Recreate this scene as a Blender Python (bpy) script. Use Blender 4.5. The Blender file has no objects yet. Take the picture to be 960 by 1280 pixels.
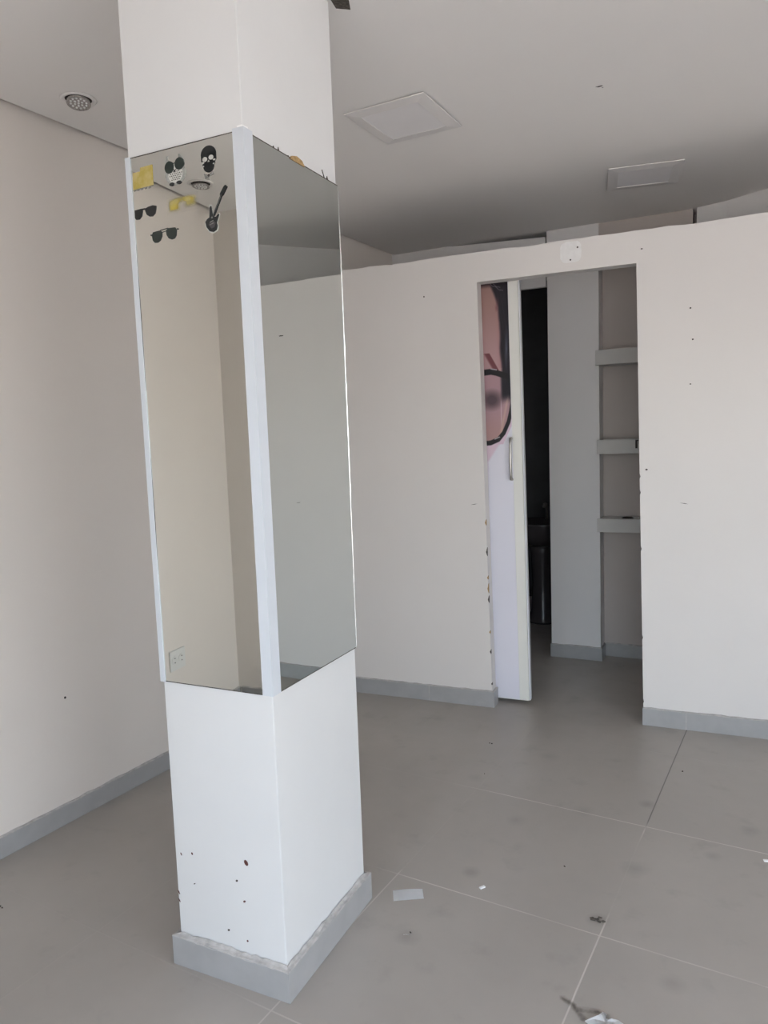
import bpy, bmesh, math, random
from mathutils import Vector, Matrix
random.seed(7)
C = bpy.context.scene.collection
S = bpy.context.scene
PI = math.pi

# ------------------------------------------------------------ camera, sky, light, exposure
H = 1.5
yaw, pit, rol, fpx = 0.4092, 0.1019, -0.0361, 922.3
cy, sy = math.cos(-yaw), math.sin(-yaw)
fw = Vector((sy*math.cos(pit), cy*math.cos(pit), -math.sin(pit)))
rt = Vector((cy, -sy, 0)); up = rt.cross(fw)
r2 = rt*math.cos(rol)+up*math.sin(rol); u2 = up*math.cos(rol)-rt*math.sin(rol)
cd = bpy.data.cameras.new('camera'); cam = bpy.data.objects.new('camera', cd); C.objects.link(cam)
cd.sensor_fit = 'HORIZONTAL'; cd.sensor_width = 36; cd.lens = fpx/960*36; cd.clip_start = .02
M4 = Matrix((r2, u2, -fw)).transposed().to_4x4(); M4.translation = (0, 0, H)
cam.matrix_world = M4
S.camera = cam

w = bpy.data.worlds.new('sky'); S.world = w; w.use_nodes = True
wn = w.node_tree; wn.nodes.clear()
sk = wn.nodes.new('ShaderNodeTexSky'); sk.sky_type = 'NISHITA'; sk.sun_disc = False
sk.sun_elevation = math.radians(48); sk.sun_rotation = math.radians(20); sk.air_density = 1.2; sk.dust_density = 3.0; sk.ozone_density = .8
wh = wn.nodes.new('ShaderNodeMix'); wh.data_type = 'RGBA'; wh.inputs[0].default_value = .55
wh.inputs[7].default_value = (3.4, 3.6, 3.9, 1)      # thin bright cloud over the blue
bg = wn.nodes.new('ShaderNodeBackground'); bg.inputs[1].default_value = 1.45
wo = wn.nodes.new('ShaderNodeOutputWorld')
wn.links.new(sk.outputs[0], wh.inputs[6]); wn.links.new(wh.outputs[2], bg.inputs[0]); wn.links.new(bg.outputs[0], wo.inputs[0])

# sun on the street outside (comes from behind the shop, never reaches the room)
sl = bpy.data.lights.new('sun', 'SUN'); sl.energy = 30.0; sl.angle = .01; sl.color = (1, .93, .84)
so = bpy.data.objects.new('sun', sl); C.objects.link(so); so.location = (0, 6, 8)
so.rotation_euler = (math.radians(-30), math.radians(-24), 0)

# portal at the open shop front: only guides the sampling of the sky
pl_ = bpy.data.lights.new('shopfront_portal', 'AREA'); pl_.shape = 'RECTANGLE'; pl_.size = 2.9; pl_.size_y = 2.4
pl_.cycles.is_portal = True
po = bpy.data.objects.new('shopfront_portal', pl_); C.objects.link(po)
po.location = (.28, -.68, 1.2); po.rotation_euler = (math.radians(90), 0, -.1228+PI)
pl2 = bpy.data.lights.new('side_portal', 'AREA'); pl2.shape = 'RECTANGLE'; pl2.size = 2.0; pl2.size_y = 2.4
pl2.cycles.is_portal = True
po2 = bpy.data.objects.new('side_portal', pl2); C.objects.link(po2)
po2.location = (1.98, .23, 1.2); po2.rotation_euler = (math.radians(90), 0, PI/2-.1219)

S.view_settings.view_transform = 'Standard'; S.view_settings.look = 'None'
S.view_settings.exposure = 0.03; S.view_settings.gamma = 1.0; S.view_settings.use_curve_mapping = False

# ------------------------------------------------------------ solved dimensions (metres)
L, P, CE = -2.228, 3.8234, 2.7521
LA = .1223                                  # left wall leans this much in x per metre of y
X1, Y0, PA = -1.0174, 1.5776, -.0383        # pillar: front right edge and turn
PW, PD = .3632, .4585
PT, PTH = 2.4326, .075                      # partition height and thickness
TILE, TA = .6884, -.1228
lwx = lambda y: L+LA*(y-3)

# ------------------------------------------------------------ helpers
def new(name, m, mats, parent=None, smooth=False, loc=None, rz=0):
    me = bpy.data.meshes.new(name)
    bmesh.ops.recalc_face_normals(m, faces=m.faces)
    m.to_mesh(me); m.free()
    o = bpy.data.objects.new(name, me); C.objects.link(o)
    for mm in (mats if isinstance(mats, (list, tuple)) else [mats]): me.materials.append(mm)
    if smooth:
        for p_ in me.polygons: p_.use_smooth = True
    if parent: o.parent = parent
    if loc is not None: o.location = loc
    if rz: o.rotation_euler = (0, 0, rz)
    return o
def empty(name, loc=(0, 0, 0), rz=0, rot=None):
    o = bpy.data.objects.new(name, None); C.objects.link(o); o.empty_display_size = .1
    o.location = loc; o.rotation_euler = rot or (0, 0, rz); return o
def tag(o, label=None, cat=None, group=None, kind=None):
    if label: o['label'] = label
    if cat: o['category'] = cat
    if group: o['group'] = group
    if kind: o['kind'] = kind
    return o
def struct(o, label=None): return tag(o, label, None, None, 'structure')
def box(m, x0, x1, y0, y1, z0, z1, bev=0):
    r = bmesh.ops.create_cube(m, size=1)
    for v in r['verts']:
        v.co = Vector(((x0+x1)/2+v.co.x*(x1-x0), (y0+y1)/2+v.co.y*(y1-y0), (z0+z1)/2+v.co.z*(z1-z0)))
    if bev:
        es = list({e for v in r['verts'] for e in v.link_edges})
        bmesh.ops.bevel(m, geom=es, offset=bev, segments=2, affect='EDGES')
def prism(m, pts, z0, z1, mat=0):
    """vertical prism over plan points"""
    a = [m.verts.new((x, y, z0)) for x, y in pts]; b = [m.verts.new((x, y, z1)) for x, y in pts]
    n = len(pts)
    fs = [m.faces.new(a), m.faces.new(b)]+[m.faces.new((a[i], a[(i+1) % n], b[(i+1) % n], b[i])) for i in range(n)]
    for f in fs: f.material_index = mat
def plate(m, pts, y0, y1):
    """prism over points in the x-z plane, between depths y0 and y1"""
    a = [m.verts.new((x, y0, z)) for x, z in pts]; b = [m.verts.new((x, y1, z)) for x, z in pts]
    n = len(pts); m.faces.new(a); m.faces.new(b)
    for i in range(n): m.faces.new((a[i], a[(i+1) % n], b[(i+1) % n], b[i]))
def ell(cx, cz, rx, rz, n=28, rot=0, a0=0, a1=2*PI):
    o = []
    for i in range(n):
        t = a0+(a1-a0)*i/n
        x, z = rx*math.cos(t), rz*math.sin(t)
        o.append((cx+x*math.cos(rot)-z*math.sin(rot), cz+x*math.sin(rot)+z*math.cos(rot)))
    return o
def lathe(m, prof, seg=40, cx=0, cy_=0):
    rings = []
    for r, z in prof:
        rings.append([m.verts.new((cx+max(r, 1e-5)*math.cos(2*PI*i/seg), cy_+max(r, 1e-5)*math.sin(2*PI*i/seg), z)) for i in range(seg)])
    for a, b in zip(rings, rings[1:]):
        for i in range(seg): m.faces.new((a[i], a[(i+1) % seg], b[(i+1) % seg], b[i]))
    if prof[0][0] > 0: m.faces.new(rings[0])
    if prof[-1][0] > 0: m.faces.new(rings[-1])
def tube(m, pts, r, seg=10):
    rings = []
    for i, p_ in enumerate(pts):
        p_ = Vector(p_); a = Vector(pts[max(i-1, 0)]); b = Vector(pts[min(i+1, len(pts)-1)])
        t = (b-a).normalized(); q = t.orthogonal().normalized() if abs(t.x) > .99 else t.cross(Vector((1, 0, 0))).normalized()
        s = t.cross(q)
        rr = r[i] if isinstance(r, list) else r
        rings.append([m.verts.new(p_+q*rr*math.cos(2*PI*k/seg)+s*rr*math.sin(2*PI*k/seg)) for k in range(seg)])
    for a, b in zip(rings, rings[1:]):
        for i in range(seg): m.faces.new((a[i], a[(i+1) % seg], b[(i+1) % seg], b[i]))
    m.faces.new(rings[0]); m.faces.new(rings[-1])
BM = bmesh.new
def srgb(r, g, b):
    f = lambda c: (c/255/12.92) if c/255 <= .04045 else ((c/255+.055)/1.055)**2.4
    return (f(r), f(g), f(b), 1)

# ------------------------------------------------------------ materials
class NT:
    def __init__(s, name):
        s.m = bpy.data.materials.new(name); s.m.use_nodes = True; s.t = s.m.node_tree
        s.b = s.t.nodes['Principled BSDF']
    def n(s, typ, **kw):
        o = s.t.nodes.new(typ)
        for k, v in kw.items():
            if isinstance(k, str) and hasattr(o, k): setattr(o, k, v)
        return o
    def l(s, a, b): s.t.links.new(a, b)
    def math(s, op, a, b=None, c=None):
        o = s.n('ShaderNodeMath', operation=op)
        for i, v in enumerate((a, b, c)):
            if v is None: continue
            if isinstance(v, (int, float)): o.inputs[i].default_value = v
            else: s.l(v, o.inputs[i])
        return o.outputs[0]
    def mix(s, f, a, b):
        o = s.n('ShaderNodeMix', data_type='RGBA')
        for i, v in ((0, f), (6, a), (7, b)):
            if isinstance(v, (int, float, tuple)): o.inputs[i].default_value = v
            else: s.l(v, o.inputs[i])
        return o.outputs[2]
    def noise(s, scale, detail=3, vec=None, rough=.5):
        o = s.n('ShaderNodeTexNoise'); o.inputs['Scale'].default_value = scale; o.inputs['Detail'].default_value = detail
        o.inputs['Roughness'].default_value = rough
        if vec is not None: s.l(vec, o.inputs['Vector'])
        return o.outputs['Fac']
    def ramp(s, v, lo, hi, a=0., b=1.):
        o = s.n('ShaderNodeMapRange'); s.l(v, o.inputs[0])
        for i, q in enumerate((lo, hi, a, b)): o.inputs[i+1].default_value = q
        return o.outputs[0]
def plain(name, col, rough=.5, metal=0, spec=.5, var=.0, scale=8, bump=0, bscale=60):
    k = NT(name); b = k.b
    b.inputs['Roughness'].default_value = rough; b.inputs['Metallic'].default_value = metal
    b.inputs['Specular IOR Level'].default_value = spec
    tc = k.n('ShaderNodeTexCoord').outputs['Object']
    f = k.noise(scale, 4, tc)
    d = tuple(c*(1-var) for c in col[:3])+(1,)
    k.l(k.mix(k.ramp(f, .35, .65), d, col), b.inputs['Base Color'])
    if bump:
        bp = k.n('ShaderNodeBump'); bp.inputs['Strength'].default_value = bump; bp.inputs['Distance'].default_value = .002
        k.l(k.noise(bscale, 4, tc), bp.inputs['Height']); k.l(bp.outputs[0], b.inputs['Normal'])
    return k.m
M = {}
M['wall'] = plain('wall_paint', (.765, .735, .71, 1), .55, var=.03, scale=1.3, bump=.15, bscale=35)
M['wall_left'] = plain('wall_paint_cream', (.80, .748, .700, 1), .55, var=.03, scale=1.1, bump=.15, bscale=35)
M['ceiling'] = plain('ceiling_paint', (.86, .835, .815, 1), .7, var=.02, scale=1.0, bump=.1, bscale=30)
M['pillar'] = plain('pillar_paint', (.735, .74, .74, 1), .42, var=.025, scale=3, bump=.2, bscale=28)
M['back'] = plain('back_wall_paint', (.78, .765, .76, 1), .55, var=.03, scale=2, bump=.1)
M['skirt'] = plain('skirting_ceramic', (.395, .395, .395, 1), .35, var=.08, scale=14)
M['niche'] = plain('niche_darker_tone', (.52, .47, .44, 1), .6, var=.04, scale=2)  # whole niche darker and warmer than the back wall
M['grout'] = plain('skirting_grout', (.54, .52, .50, 1), .8, var=.25, scale=40)
M['alu'] = plain('white_aluminium_trim', (.63, .665, .71, 1), .35, var=.01)
M['edge'] = plain('mirror_edge_strip', (.85, .86, .84, 1), .25, metal=.6, var=.3, scale=30)
M['dark'] = plain('dark_void', (.02, .02, .02, 1), .8)
M['black'] = plain('black_vinyl', (.013, .015, .016, 1), .4)
M['dkgreen'] = plain('dark_green_vinyl', (.022, .032, .028, 1), .35)
M['shelf'] = plain('shelf_board', (.60, .59, .57, 1), .5, var=.04)
M['door'] = plain('door_cream_paint', (.78, .775, .73, 1), .4, var=.02)
M['dooredge'] = plain('door_edge', (.78, .79, .82, 1), .35, var=.02)
M['steel'] = plain('brushed_steel', (.50, .48, .45, 1), .32, metal=.9, var=.1, scale=60)
M['paper'] = plain('white_paper', (.93, .93, .93, 1), .6, var=.03, scale=60)
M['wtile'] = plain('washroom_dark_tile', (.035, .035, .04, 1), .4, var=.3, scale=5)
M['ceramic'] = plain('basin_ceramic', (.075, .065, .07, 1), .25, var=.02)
M['silver'] = plain('lamp_reflector', (.50, .47, .45, 1), .35, metal=.7, var=.35, scale=150)
M['led'] = plain('led_lens', (.85, .85, .85, 1), .08, var=.02)
M['plastic'] = plain('white_plastic', (.76, .76, .74, 1), .4, var=.02)
M['diff'] = plain('light_diffuser', (.84, .82, .83, 1), .5, var=.02)
M['lframe'] = plain('light_frame', (.78, .755, .745, 1), .45, var=.03)
M['plaster'] = plain('filler_plaster', (.86, .85, .84, 1), .8, var=.06, scale=40)
M['dirt'] = plain('dirt_brown', (.11, .095, .08, 1), .9, var=.6, scale=120)
M['speck'] = plain('speck_dark', (.05, .04, .035, 1), .8, var=.3, scale=90)
M['rust'] = plain('rust_adhesive', (.50, .33, .15, 1), .8, var=.4, scale=90)
M['street'] = plain('street_concrete', (.48, .45, .42, 1), .8, var=.1, scale=1)
M['owl'] = plain('owl_grey_print', (.30, .31, .28, 1), .5, var=.5, scale=160)
M['grey'] = plain('grey_print', (.30, .30, .28, 1), .5, var=.5, scale=160)
M['lightprint'] = plain('pale_print', (.62, .62, .58, 1), .5, var=.15, scale=200)

def mirror_mat(name, col, rough):
    k = NT(name); k.b.inputs['Base Color'].default_value = col
    k.b.inputs['Metallic'].default_value = 1; k.b.inputs['Roughness'].default_value = rough
    return k.m
M['mirror'] = mirror_mat('silvered_mirror', (.85, .86, .82, 1), .012)
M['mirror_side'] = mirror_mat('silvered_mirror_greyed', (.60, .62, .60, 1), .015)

k = NT('yellow_sticker')
tc = k.n('ShaderNodeTexCoord').outputs['Object']
k.l(k.mix(k.ramp(k.noise(38, 3, tc), .4, .6), srgb(176, 158, 78), srgb(190, 175, 116)), k.b.inputs['Base Color'])
k.b.inputs['Roughness'].default_value = .5
M['yellow'] = k.m
k = NT('blurred_yellow_sticker')      # print thins out towards its edge
at = k.n('ShaderNodeAttribute'); at.attribute_name = 'coverage'
tc = k.n('ShaderNodeTexCoord').outputs['Object']
k.l(k.mix(k.ramp(k.noise(45, 2, tc), .4, .6), srgb(184, 166, 70), srgb(176, 164, 104)), k.b.inputs['Base Color'])
k.l(at.outputs['Fac'], k.b.inputs['Alpha']); k.b.inputs['Roughness'].default_value = .6
M['yfade'] = k.m
k = NT('smudge_on_floor')
at = k.n('ShaderNodeAttribute'); at.attribute_name = 'coverage'
k.b.inputs['Base Color'].default_value = (.10, .085, .07, 1); k.b.inputs['Roughness'].default_value = .9
tc = k.n('ShaderNodeTexCoord').outputs['Object']
k.l(k.math('MULTIPLY', at.outputs['Fac'], k.ramp(k.noise(40, 3, tc), .35, .65, .1, .7)), k.b.inputs['Alpha'])
M['smudge'] = k.m
k = NT('printed_colours')
at = k.n('ShaderNodeAttribute'); at.attribute_name = 'ink'
k.l(at.outputs['Color'], k.b.inputs['Base Color']); k.b.inputs['Roughness'].default_value = .35
M['print'] = k.m

# floor tiles: object space of the floor has its origin on a tile joint, axes along the joints
k = NT('grey_floor_tiles')
tc = k.n('ShaderNodeTexCoord').outputs['Object']
sx = k.n('ShaderNodeSeparateXYZ'); k.l(tc, sx.inputs[0])
x, y = sx.outputs[0], sx.outputs[1]
dx = k.math('PINGPONG', x, TILE/2); dy = k.math('PINGPONG', y, TILE/2)
gx = k.ramp(dx, .0016, .0030, 1, 0); gy = k.ramp(dy, .0016, .0030, 1, 0)
n1 = k.noise(2.3, 2, tc)
vis = k.math('MULTIPLY', k.ramp(n1, .36, .52, .35, .95), k.math('MULTIPLY', k.ramp(x, -.80, -.62, .07, 1), k.ramp(y, .3, .4, 1, .05)))
# joints along y: clean and pale below the second row, worn nearly away between the rows, filled with dirt beyond
rowfade = k.math('MULTIPLY', k.ramp(y, -TILE+.04, -TILE+.12), k.ramp(y, -.12, -.02, 1, 0))
lower = k.ramp(y, -TILE, -TILE+.04, 1, 0)
c0 = k.math('MULTIPLY', k.ramp(k.math('ABSOLUTE', x), .05, .06, 1, 0), k.math('SUBTRACT', 1, k.math('MULTIPLY', rowfade, .93)))
c1 = k.math('MULTIPLY', k.ramp(k.math('ABSOLUTE', k.math('ADD', x, TILE)), .05, .06, 1, 0), k.math('MULTIPLY', lower, .6))
gxm = k.math('MULTIPLY', gx, k.math('MAXIMUM', .07, k.math('MAXIMUM', k.math('MULTIPLY', c0, .8), c1)))
line = k.math('MAXIMUM', gxm, k.math('MULTIPLY', gy, vis))
darkj = k.math('MULTIPLY', k.math('MULTIPLY', k.ramp(y, -.04, .05), gx), k.math('MULTIPLY', k.ramp(k.math('ABSOLUTE', x), .05, .06, 1, 0), 1.0))
n2 = k.noise(1.6, 5, tc, .6); n3 = k.noise(7, 5, tc, .6)
base = k.mix(k.ramp(n2, .35, .65), (.372, .343, .310, 1), (.413, .382, .347, 1))
base = k.mix(k.ramp(n3, .58, .78, 0, .22), base, (.155, .142, .128, 1))
base = k.mix(k.ramp(k.noise(5, 4, tc, .7), .58, .78, 0, .22), base, (.36, .34, .32, 1))
# scuffs and stains where the photo has them (tile coordinates)
ROT = Matrix.Rotation(-TA, 2)
def tilexy(wx, wy):
    c, s_ = math.cos(TA), math.sin(TA)
    # joint (tx,ty) of the fit
    u, v = -.2255, 2.8407
    ox = -.5+c*(u+.5)-s_*(v-2.5); oy = 2.5+s_*(u+.5)+c*(v-2.5)
    return ox, oy
FO = tilexy(0, 0)
def tolocal(wx, wy):
    dx_, dy_ = wx-FO[0], wy-FO[1]; c, s_ = math.cos(TA), math.sin(TA)
    return dx_*c+dy_*s_, -dx_*s_+dy_*c
for wx, wy, r, s_ in ((-.655, 2.69, .05, .4), (-.198, 2.51, .06, .5), (-.19, 2.985, .045, .55), (.171, 2.903, .05, .45),
                      (.041, 2.678, .04, .35), (-.065, 1.997, .05, .4), (-.283, 2.193, .045, .5), (-.81, 1.92, .05, .5),
                      (-.64, 3.3, .06, .3), (-.9, 2.98, .05, .3), (-.42, 2.85, .05, .3), (-.72, 2.30, .04, .5)):
    lx, ly = tolocal(wx, wy)
    vd = k.n('ShaderNodeVectorMath', operation='DISTANCE'); k.l(tc, vd.inputs[0]); vd.inputs[1].default_value = (lx, ly, 0)
    dd = k.math('ADD', vd.outputs['Value'], k.math('MULTIPLY', k.math('SUBTRACT', n3, .5), r*1.6))
    base = k.mix(k.ramp(dd, r*.1, r*.9, s_*.55, 0), base, (.12, .108, .095, 1))
base = k.mix(line, base, (.60, .56, .52, 1))
base = k.mix(k.math('MULTIPLY', darkj, .8), base, (.07, .06, .055, 1))
k.l(base, k.b.inputs['Base Color'])
k.l(k.ramp(n3, .3, .7, .30, .44), k.b.inputs['Roughness'])
bp = k.n('ShaderNodeBump'); bp.inputs['Strength'].default_value = .25; bp.inputs['Distance'].default_value = .001
k.l(k.math('SUBTRACT', 1, k.math('MAXIMUM', gx, gy)), bp.inputs['Height']); k.l(bp.outputs[0], k.b.inputs['Normal'])
M['floor'] = k.m

# ------------------------------------------------------------ room shell
RY = lambda x: -.235-.1235*(x+2.6)          # line of the shop front
BY = lambda x: 4.848-.0525*(x+.915)        # line of the back wall
RX = lambda y: 2.36+LA*(y-3)
FRONT, SIDE = [(-1.20, -.80), (-.25, 1.30)], [(-.72, 1.30)]      # open spans of the unseen shop front and side wall, sized for the daylight
m = BM()
pts = [(lwx(-1)-.3, -1.3), (4.6, -1.3), (4.6, 7.2), (-2.6, 7.2)]
prism(m, [tolocal(*q) for q in pts], -.08, 0)
struct(new('floor', m, M['floor'], loc=(FO[0], FO[1], 0), rz=TA))
# ceiling board stops just short of the left wall (shadow gap); slab above
m = BM()
def ceil_poly(g): return [(lwx(-.6)+g, -.95), (2.6, -.95), (2.6, 4.60), (.45, 4.60), (.109, BY(.109)), (-2.005+g, BY(-2.005)-.0), (lwx(4.9)+g, 4.88)]
prism(m, [(lwx(-.95)+.013, -1.2), (4.4, -1.2), (4.4, 5.2), (lwx(5.2)+.013, 5.2)], CE, CE+.02)
ce = struct(new('ceiling', m, M['ceiling']))
m = BM(); prism(m, [(-3.4, -1.25), (4.6, -1.25), (4.6, 7.4), (-3.4, 7.4)], CE+.05, CE+.3)
struct(new('roof_slab', m, M['back'])).name = 'ceiling_slab'
# small ceiling gap by the pillar head, its shade painted as a dark patch
m = BM(); prism(m, [(-.987, 2.010), (-.940, 2.045), (-.960, 2.10), (-.995, 2.075)], CE-.0012, CE-.0004)
tag(new('ceiling_gap', m, M['dirt'], parent=ce), 'dark patch for the gap in the ceiling beside the pillar')
m = BM(); plate(m, [(0, 0), (.02, .0)], 0, .001) if False else None; m.free()
m = BM(); prism(m, [(-.372, 2.955), (-.362, 2.962), (-.345, 2.958), (-.350, 2.953)], CE-.001, CE-.0003)
prism(m, [(-.352, 2.972), (-.349, 2.975), (-.345, 2.971)], CE-.001, CE-.0003)
new('scratch', m, M['speck'], parent=ce)
# left wall
m = BM(); prism(m, [(lwx(-.75), -.75), (lwx(5.0), 5.0), (lwx(5.0)-.15, 5.0), (lwx(-.75)-.15, -.75)], 0, CE+.05)
wl = struct(new('wall_left', m, M['wall_left']))
# right wall
m = BM()
def rr(y0, y1, z0, z1): prism(m, [(RX(y0), y0), (RX(y1), y1), (RX(y1)+.15, y1), (RX(y0)+.15, y0)], z0, z1)
def spans(f, a, b, ops):
    q = a
    for u, v in ops: f(q, u, 0, CE+.05); f(u, v, 2.33, CE+.05); q = v
    f(q, b, 0, CE+.05)
spans(rr, -1.25, 5.0, SIDE)
struct(new('wall_right', m, M['wall']))
# shop front wall: unseen piers and header, spaced to set the daylight
m = BM()
def fr(x0, x1, z0, z1): prism(m, [(x0, RY(x0)), (x1, RY(x1)), (x1, RY(x1)-.15), (x0, RY(x0)-.15)], z0, z1)
spans(fr, -2.75, 2.3, FRONT)
struct(new('wall_front', m, M['wall_left']))
# street outside
m = BM(); prism(m, [(-14, -16), (20, -16), (20, 12), (-14, 12)], -.2, -.09)
struct(new('ground', m, M['street']))
# back wall with doorway to the washroom, the pier and the niche
def bl(x): return (x, BY(x))
def off(x, d): return (x+.0525*d, BY(x)+d)
def bseg(m, x0, x1, z0, z1, d0=0, d1=.14, z1b=None):
    pts = [off(x0, d0), off(x1, d0), off(x1, d1), off(x0, d1)]
    a = [m.verts.new((p_[0], p_[1], z0)) for p_ in pts]
    tz = [z1, z1b or z1, z1b or z1, z1]
    b = [m.verts.new((p_[0], p_[1], t)) for p_, t in zip(pts, tz)]
    m.faces.new(a); m.faces.new(b)
    for i in range(4): m.faces.new((a[i], a[(i+1) % 4], b[(i+1) % 4], b[i]))
m = BM()
bseg(m, -2.12, -1.56, 0, CE+.02)
bseg(m, -1.56, -.925, 2.412, CE-.003, 0, .03, CE-.034)
struct(new('wall_back', m, M['back']))
m = BM(); bseg(m, -.915, -.597, 0, CE, 0, .45)
struct(new('wall_pier', m, M['back']))
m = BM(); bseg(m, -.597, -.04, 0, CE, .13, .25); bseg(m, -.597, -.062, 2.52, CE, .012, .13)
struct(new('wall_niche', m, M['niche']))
m = BM()
ch = [(-.04, BY(-.04)), (.12, 4.745), (.31, 4.62), (.43, 4.47), (.63, 4.25), (.80, 4.04), (.93, P+PTH)]
prism(m, ch+[(1.08, P+PTH), (1.0, 4.3), (.5, 4.85), (.12, 4.95), (-.04, BY(-.04)+.25)], 0, CE)
struct(new('wall_corner', m, M['back']))
# dark washroom behind the doorway
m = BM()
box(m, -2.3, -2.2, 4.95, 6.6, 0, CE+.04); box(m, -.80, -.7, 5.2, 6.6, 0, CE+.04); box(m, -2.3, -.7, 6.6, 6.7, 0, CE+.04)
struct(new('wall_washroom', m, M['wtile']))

# partition with its doorway (jambs slightly out of plumb) and a ragged top edge
m = BM()
PX0, PX1 = lwx(P), RX(P)+.05
def tx_(x): return PT+random.uniform(-.0025, .0025)+(-.004 if int(x*7) % 5 == 0 else 0)
def jx(z, s_): return (-1.085+(2.282-z)/2.186*.036) if s_ < 0 else (-.297+(2.28-z)/2.195*.031)
OZ = 2.281
def pplate(pts): plate(m, pts, P, P+PTH)
n = 24; xs = [PX0+(jx(OZ, -1)-PX0)*i/n for i in range(n+1)]
pplate([(PX0, 0), (jx(0, -1), 0), (jx(OZ, -1), OZ)]+[(jx(OZ, -1), PT)]+[(x_, tx_(x_)) for x_ in reversed(xs[:-1])])
n = 16; xs = [jx(OZ, -1)+(jx(OZ, 1)-jx(OZ, -1))*i/n for i in range(n+1)]
pplate([(jx(OZ, -1), OZ), (jx(OZ, 1), OZ), (jx(OZ, 1), PT)]+[(x_, tx_(x_)) for x_ in reversed(xs[1:-1])]+[(jx(OZ, -1), PT)])
n = 40; xs = [jx(OZ, 1)+(PX1-jx(OZ, 1))*i/n for i in range(n+1)]
pplate([(jx(0, 1), 0), (PX1, 0)]+[(x_, tx_(x_)) for x_ in reversed(xs[1:])]+[(jx(OZ, 1), PT), (jx(OZ, 1), OZ)])
wp = struct(new('wall_partition', m, M['wall']))
# filler patch over the doorway with two screw heads
m = BM()
pp_ = []
for i in range(32):
    t = 2*PI*i/32; c_, s_ = math.cos(t), math.sin(t)
    q = .052*(abs(c_)**.55)*(1 if c_ > 0 else -1); z_ = .050*(abs(s_)**.55)*(1 if s_ > 0 else -1)
    pp_.append((-.604+q+random.uniform(-.002, .002), 2.372+z_+random.uniform(-.002, .002)))
plate(m, pp_, P-.0012, P-.0002)
pa_ = tag(new('filler_patch', m, M['plaster'], parent=wp), 'rounded patch of fresh white filler above the doorway')
for x_, z_ in ((-.571, 2.390), (-.606, 2.334)):
    m = BM(); plate(m, ell(x_, z_, .0042, .0042, 12), P-.003, P-.0012); new('screw', m, M['speck'], parent=pa_)
# nail holes, scratches and chips on the partition
for x_, z_, w_, h_ in ((-.057, 2.047, .004, .004), (-.046, 1.902, .004, .004), (-.055, 1.695, .004, .003), (-.251, 1.293, .006, .004),
                       (-.273, 2.344, .005, .003), (-1.379, 2.238, .004, .004), (.489, 2.126, .018, .003)):
    m = BM(); plate(m, ell(x_, z_, w_, h_, 10), P-.0008, P-.0001); new('nail_hole', m, M['speck'], parent=wp)
for x_, z_, s_ in ((-.08, 1.128, 1), (-1.13, 1.121, -1), (.419, 1.117, 1)):
    m = BM(); plate(m, [(x_-.020*s_, z_+.002), (x_+.004, z_), (x_+.018*s_, z_-.004), (x_+.004, z_-.003)], P-.0008, P-.0001)
    new('scratch', m, M['speck'], parent=wp)
for i, z_ in enumerate((1.02, .86, .72, .60, .42, .31, .66, .13)):
    x_ = jx(z_, -1)
    m = BM(); h_ = (.018, .026, .012, .022, .01, .014, .03, .008)[i]
    plate(m, [(x_-.006, z_), (x_+.0006, z_+h_), (x_+.0006, z_-h_*.8), (x_-.003, z_-h_*.4)], P-.0008, P+.012)
    new('chip', m, M['dirt'] if i % 2 else M['rust'], parent=wp)
for z_ in (1.26, 1.18, .9, .45, .12):
    x_ = jx(z_, 1); m = BM(); plate(m, [(x_-.0006, z_+.015), (x_+.004, z_), (x_-.0006, z_-.012)], P-.0008, P+.012)
    new('chip', m, M['dirt'], parent=wp)
m = BM(); plate(m, ell(0, 0, .005, .005, 10), -.001, 0)
nh = new('nail_hole', m, M['speck'], loc=(-2.337+.0012, 2.112, .507), rz=-PI/2-.1223+PI, parent=wl)

# ------------------------------------------------------------ skirting boards
BH, BT = .088, .011
def skirting(name, p0, p1, inward, h=BH, seal=True, joints=()):
    """board standing on the room side of the line p0-p1"""
    p0, p1 = Vector(p0), Vector(p1); d = (p1-p0); Ln = d.length; d.normalize(); nn = Vector(inward).normalized()
    m = BM()
    cuts = [0]+[j for j in joints]+[Ln]
    for a, b in zip(cuts, cuts[1:]):
        a2, b2 = a+(.001 if a > 0 else 0), b-(.001 if b < Ln else 0)
        q = [p0+d*a2+nn*.0004, p0+d*b2+nn*.0004, p0+d*b2+nn*BT, p0+d*a2+nn*BT]
        prism(m, [(v.x, v.y) for v in q], 0, h)
    o = struct(new(name, m, M['skirt']))
    if seal:
        m = BM(); n_ = max(int(Ln/.04), 4); A = []
        for i in range(n_+1):
            q = p0+d*(Ln*i/n_); zt = h+random.uniform(.001, .006); zo = h-random.uniform(-.0005, .003) ; o_ = BT*random.uniform(.75, 1.03)+.0004
            A.append([m.verts.new((q.x+nn.x*.0005, q.y+nn.y*.0005, zt)), m.verts.new((q.x+nn.x*o_, q.y+nn.y*o_, h+.0012)),
                      m.verts.new((q.x+nn.x*(BT+.0006), q.y+nn.y*(BT+.0006), zo-.0002))])
        for a, b in zip(A, A[1:]):
            for j in range(2): m.faces.new((a[j], b[j], b[j+1], a[j+1]))
        new('grout_line', m, M['grout'], parent=o)
    for j in joints:
        q = p0+d*j; m = BM()
        a_, b_ = q-d*.0014, q+d*.0014
        prism(m, [(a_.x+nn.x*.002, a_.y+nn.y*.002), (b_.x+nn.x*.002, b_.y+nn.y*.002), (b_.x+nn.x*(BT+.0006), b_.y+nn.y*(BT+.0006)), (a_.x+nn.x*(BT+.0006), a_.y+nn.y*(BT+.0006))], .001, h)
        new('joint', m, M['grout'], parent=o)
    return o
jl, jr = jx(.04, -1), jx(.04, 1)
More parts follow.
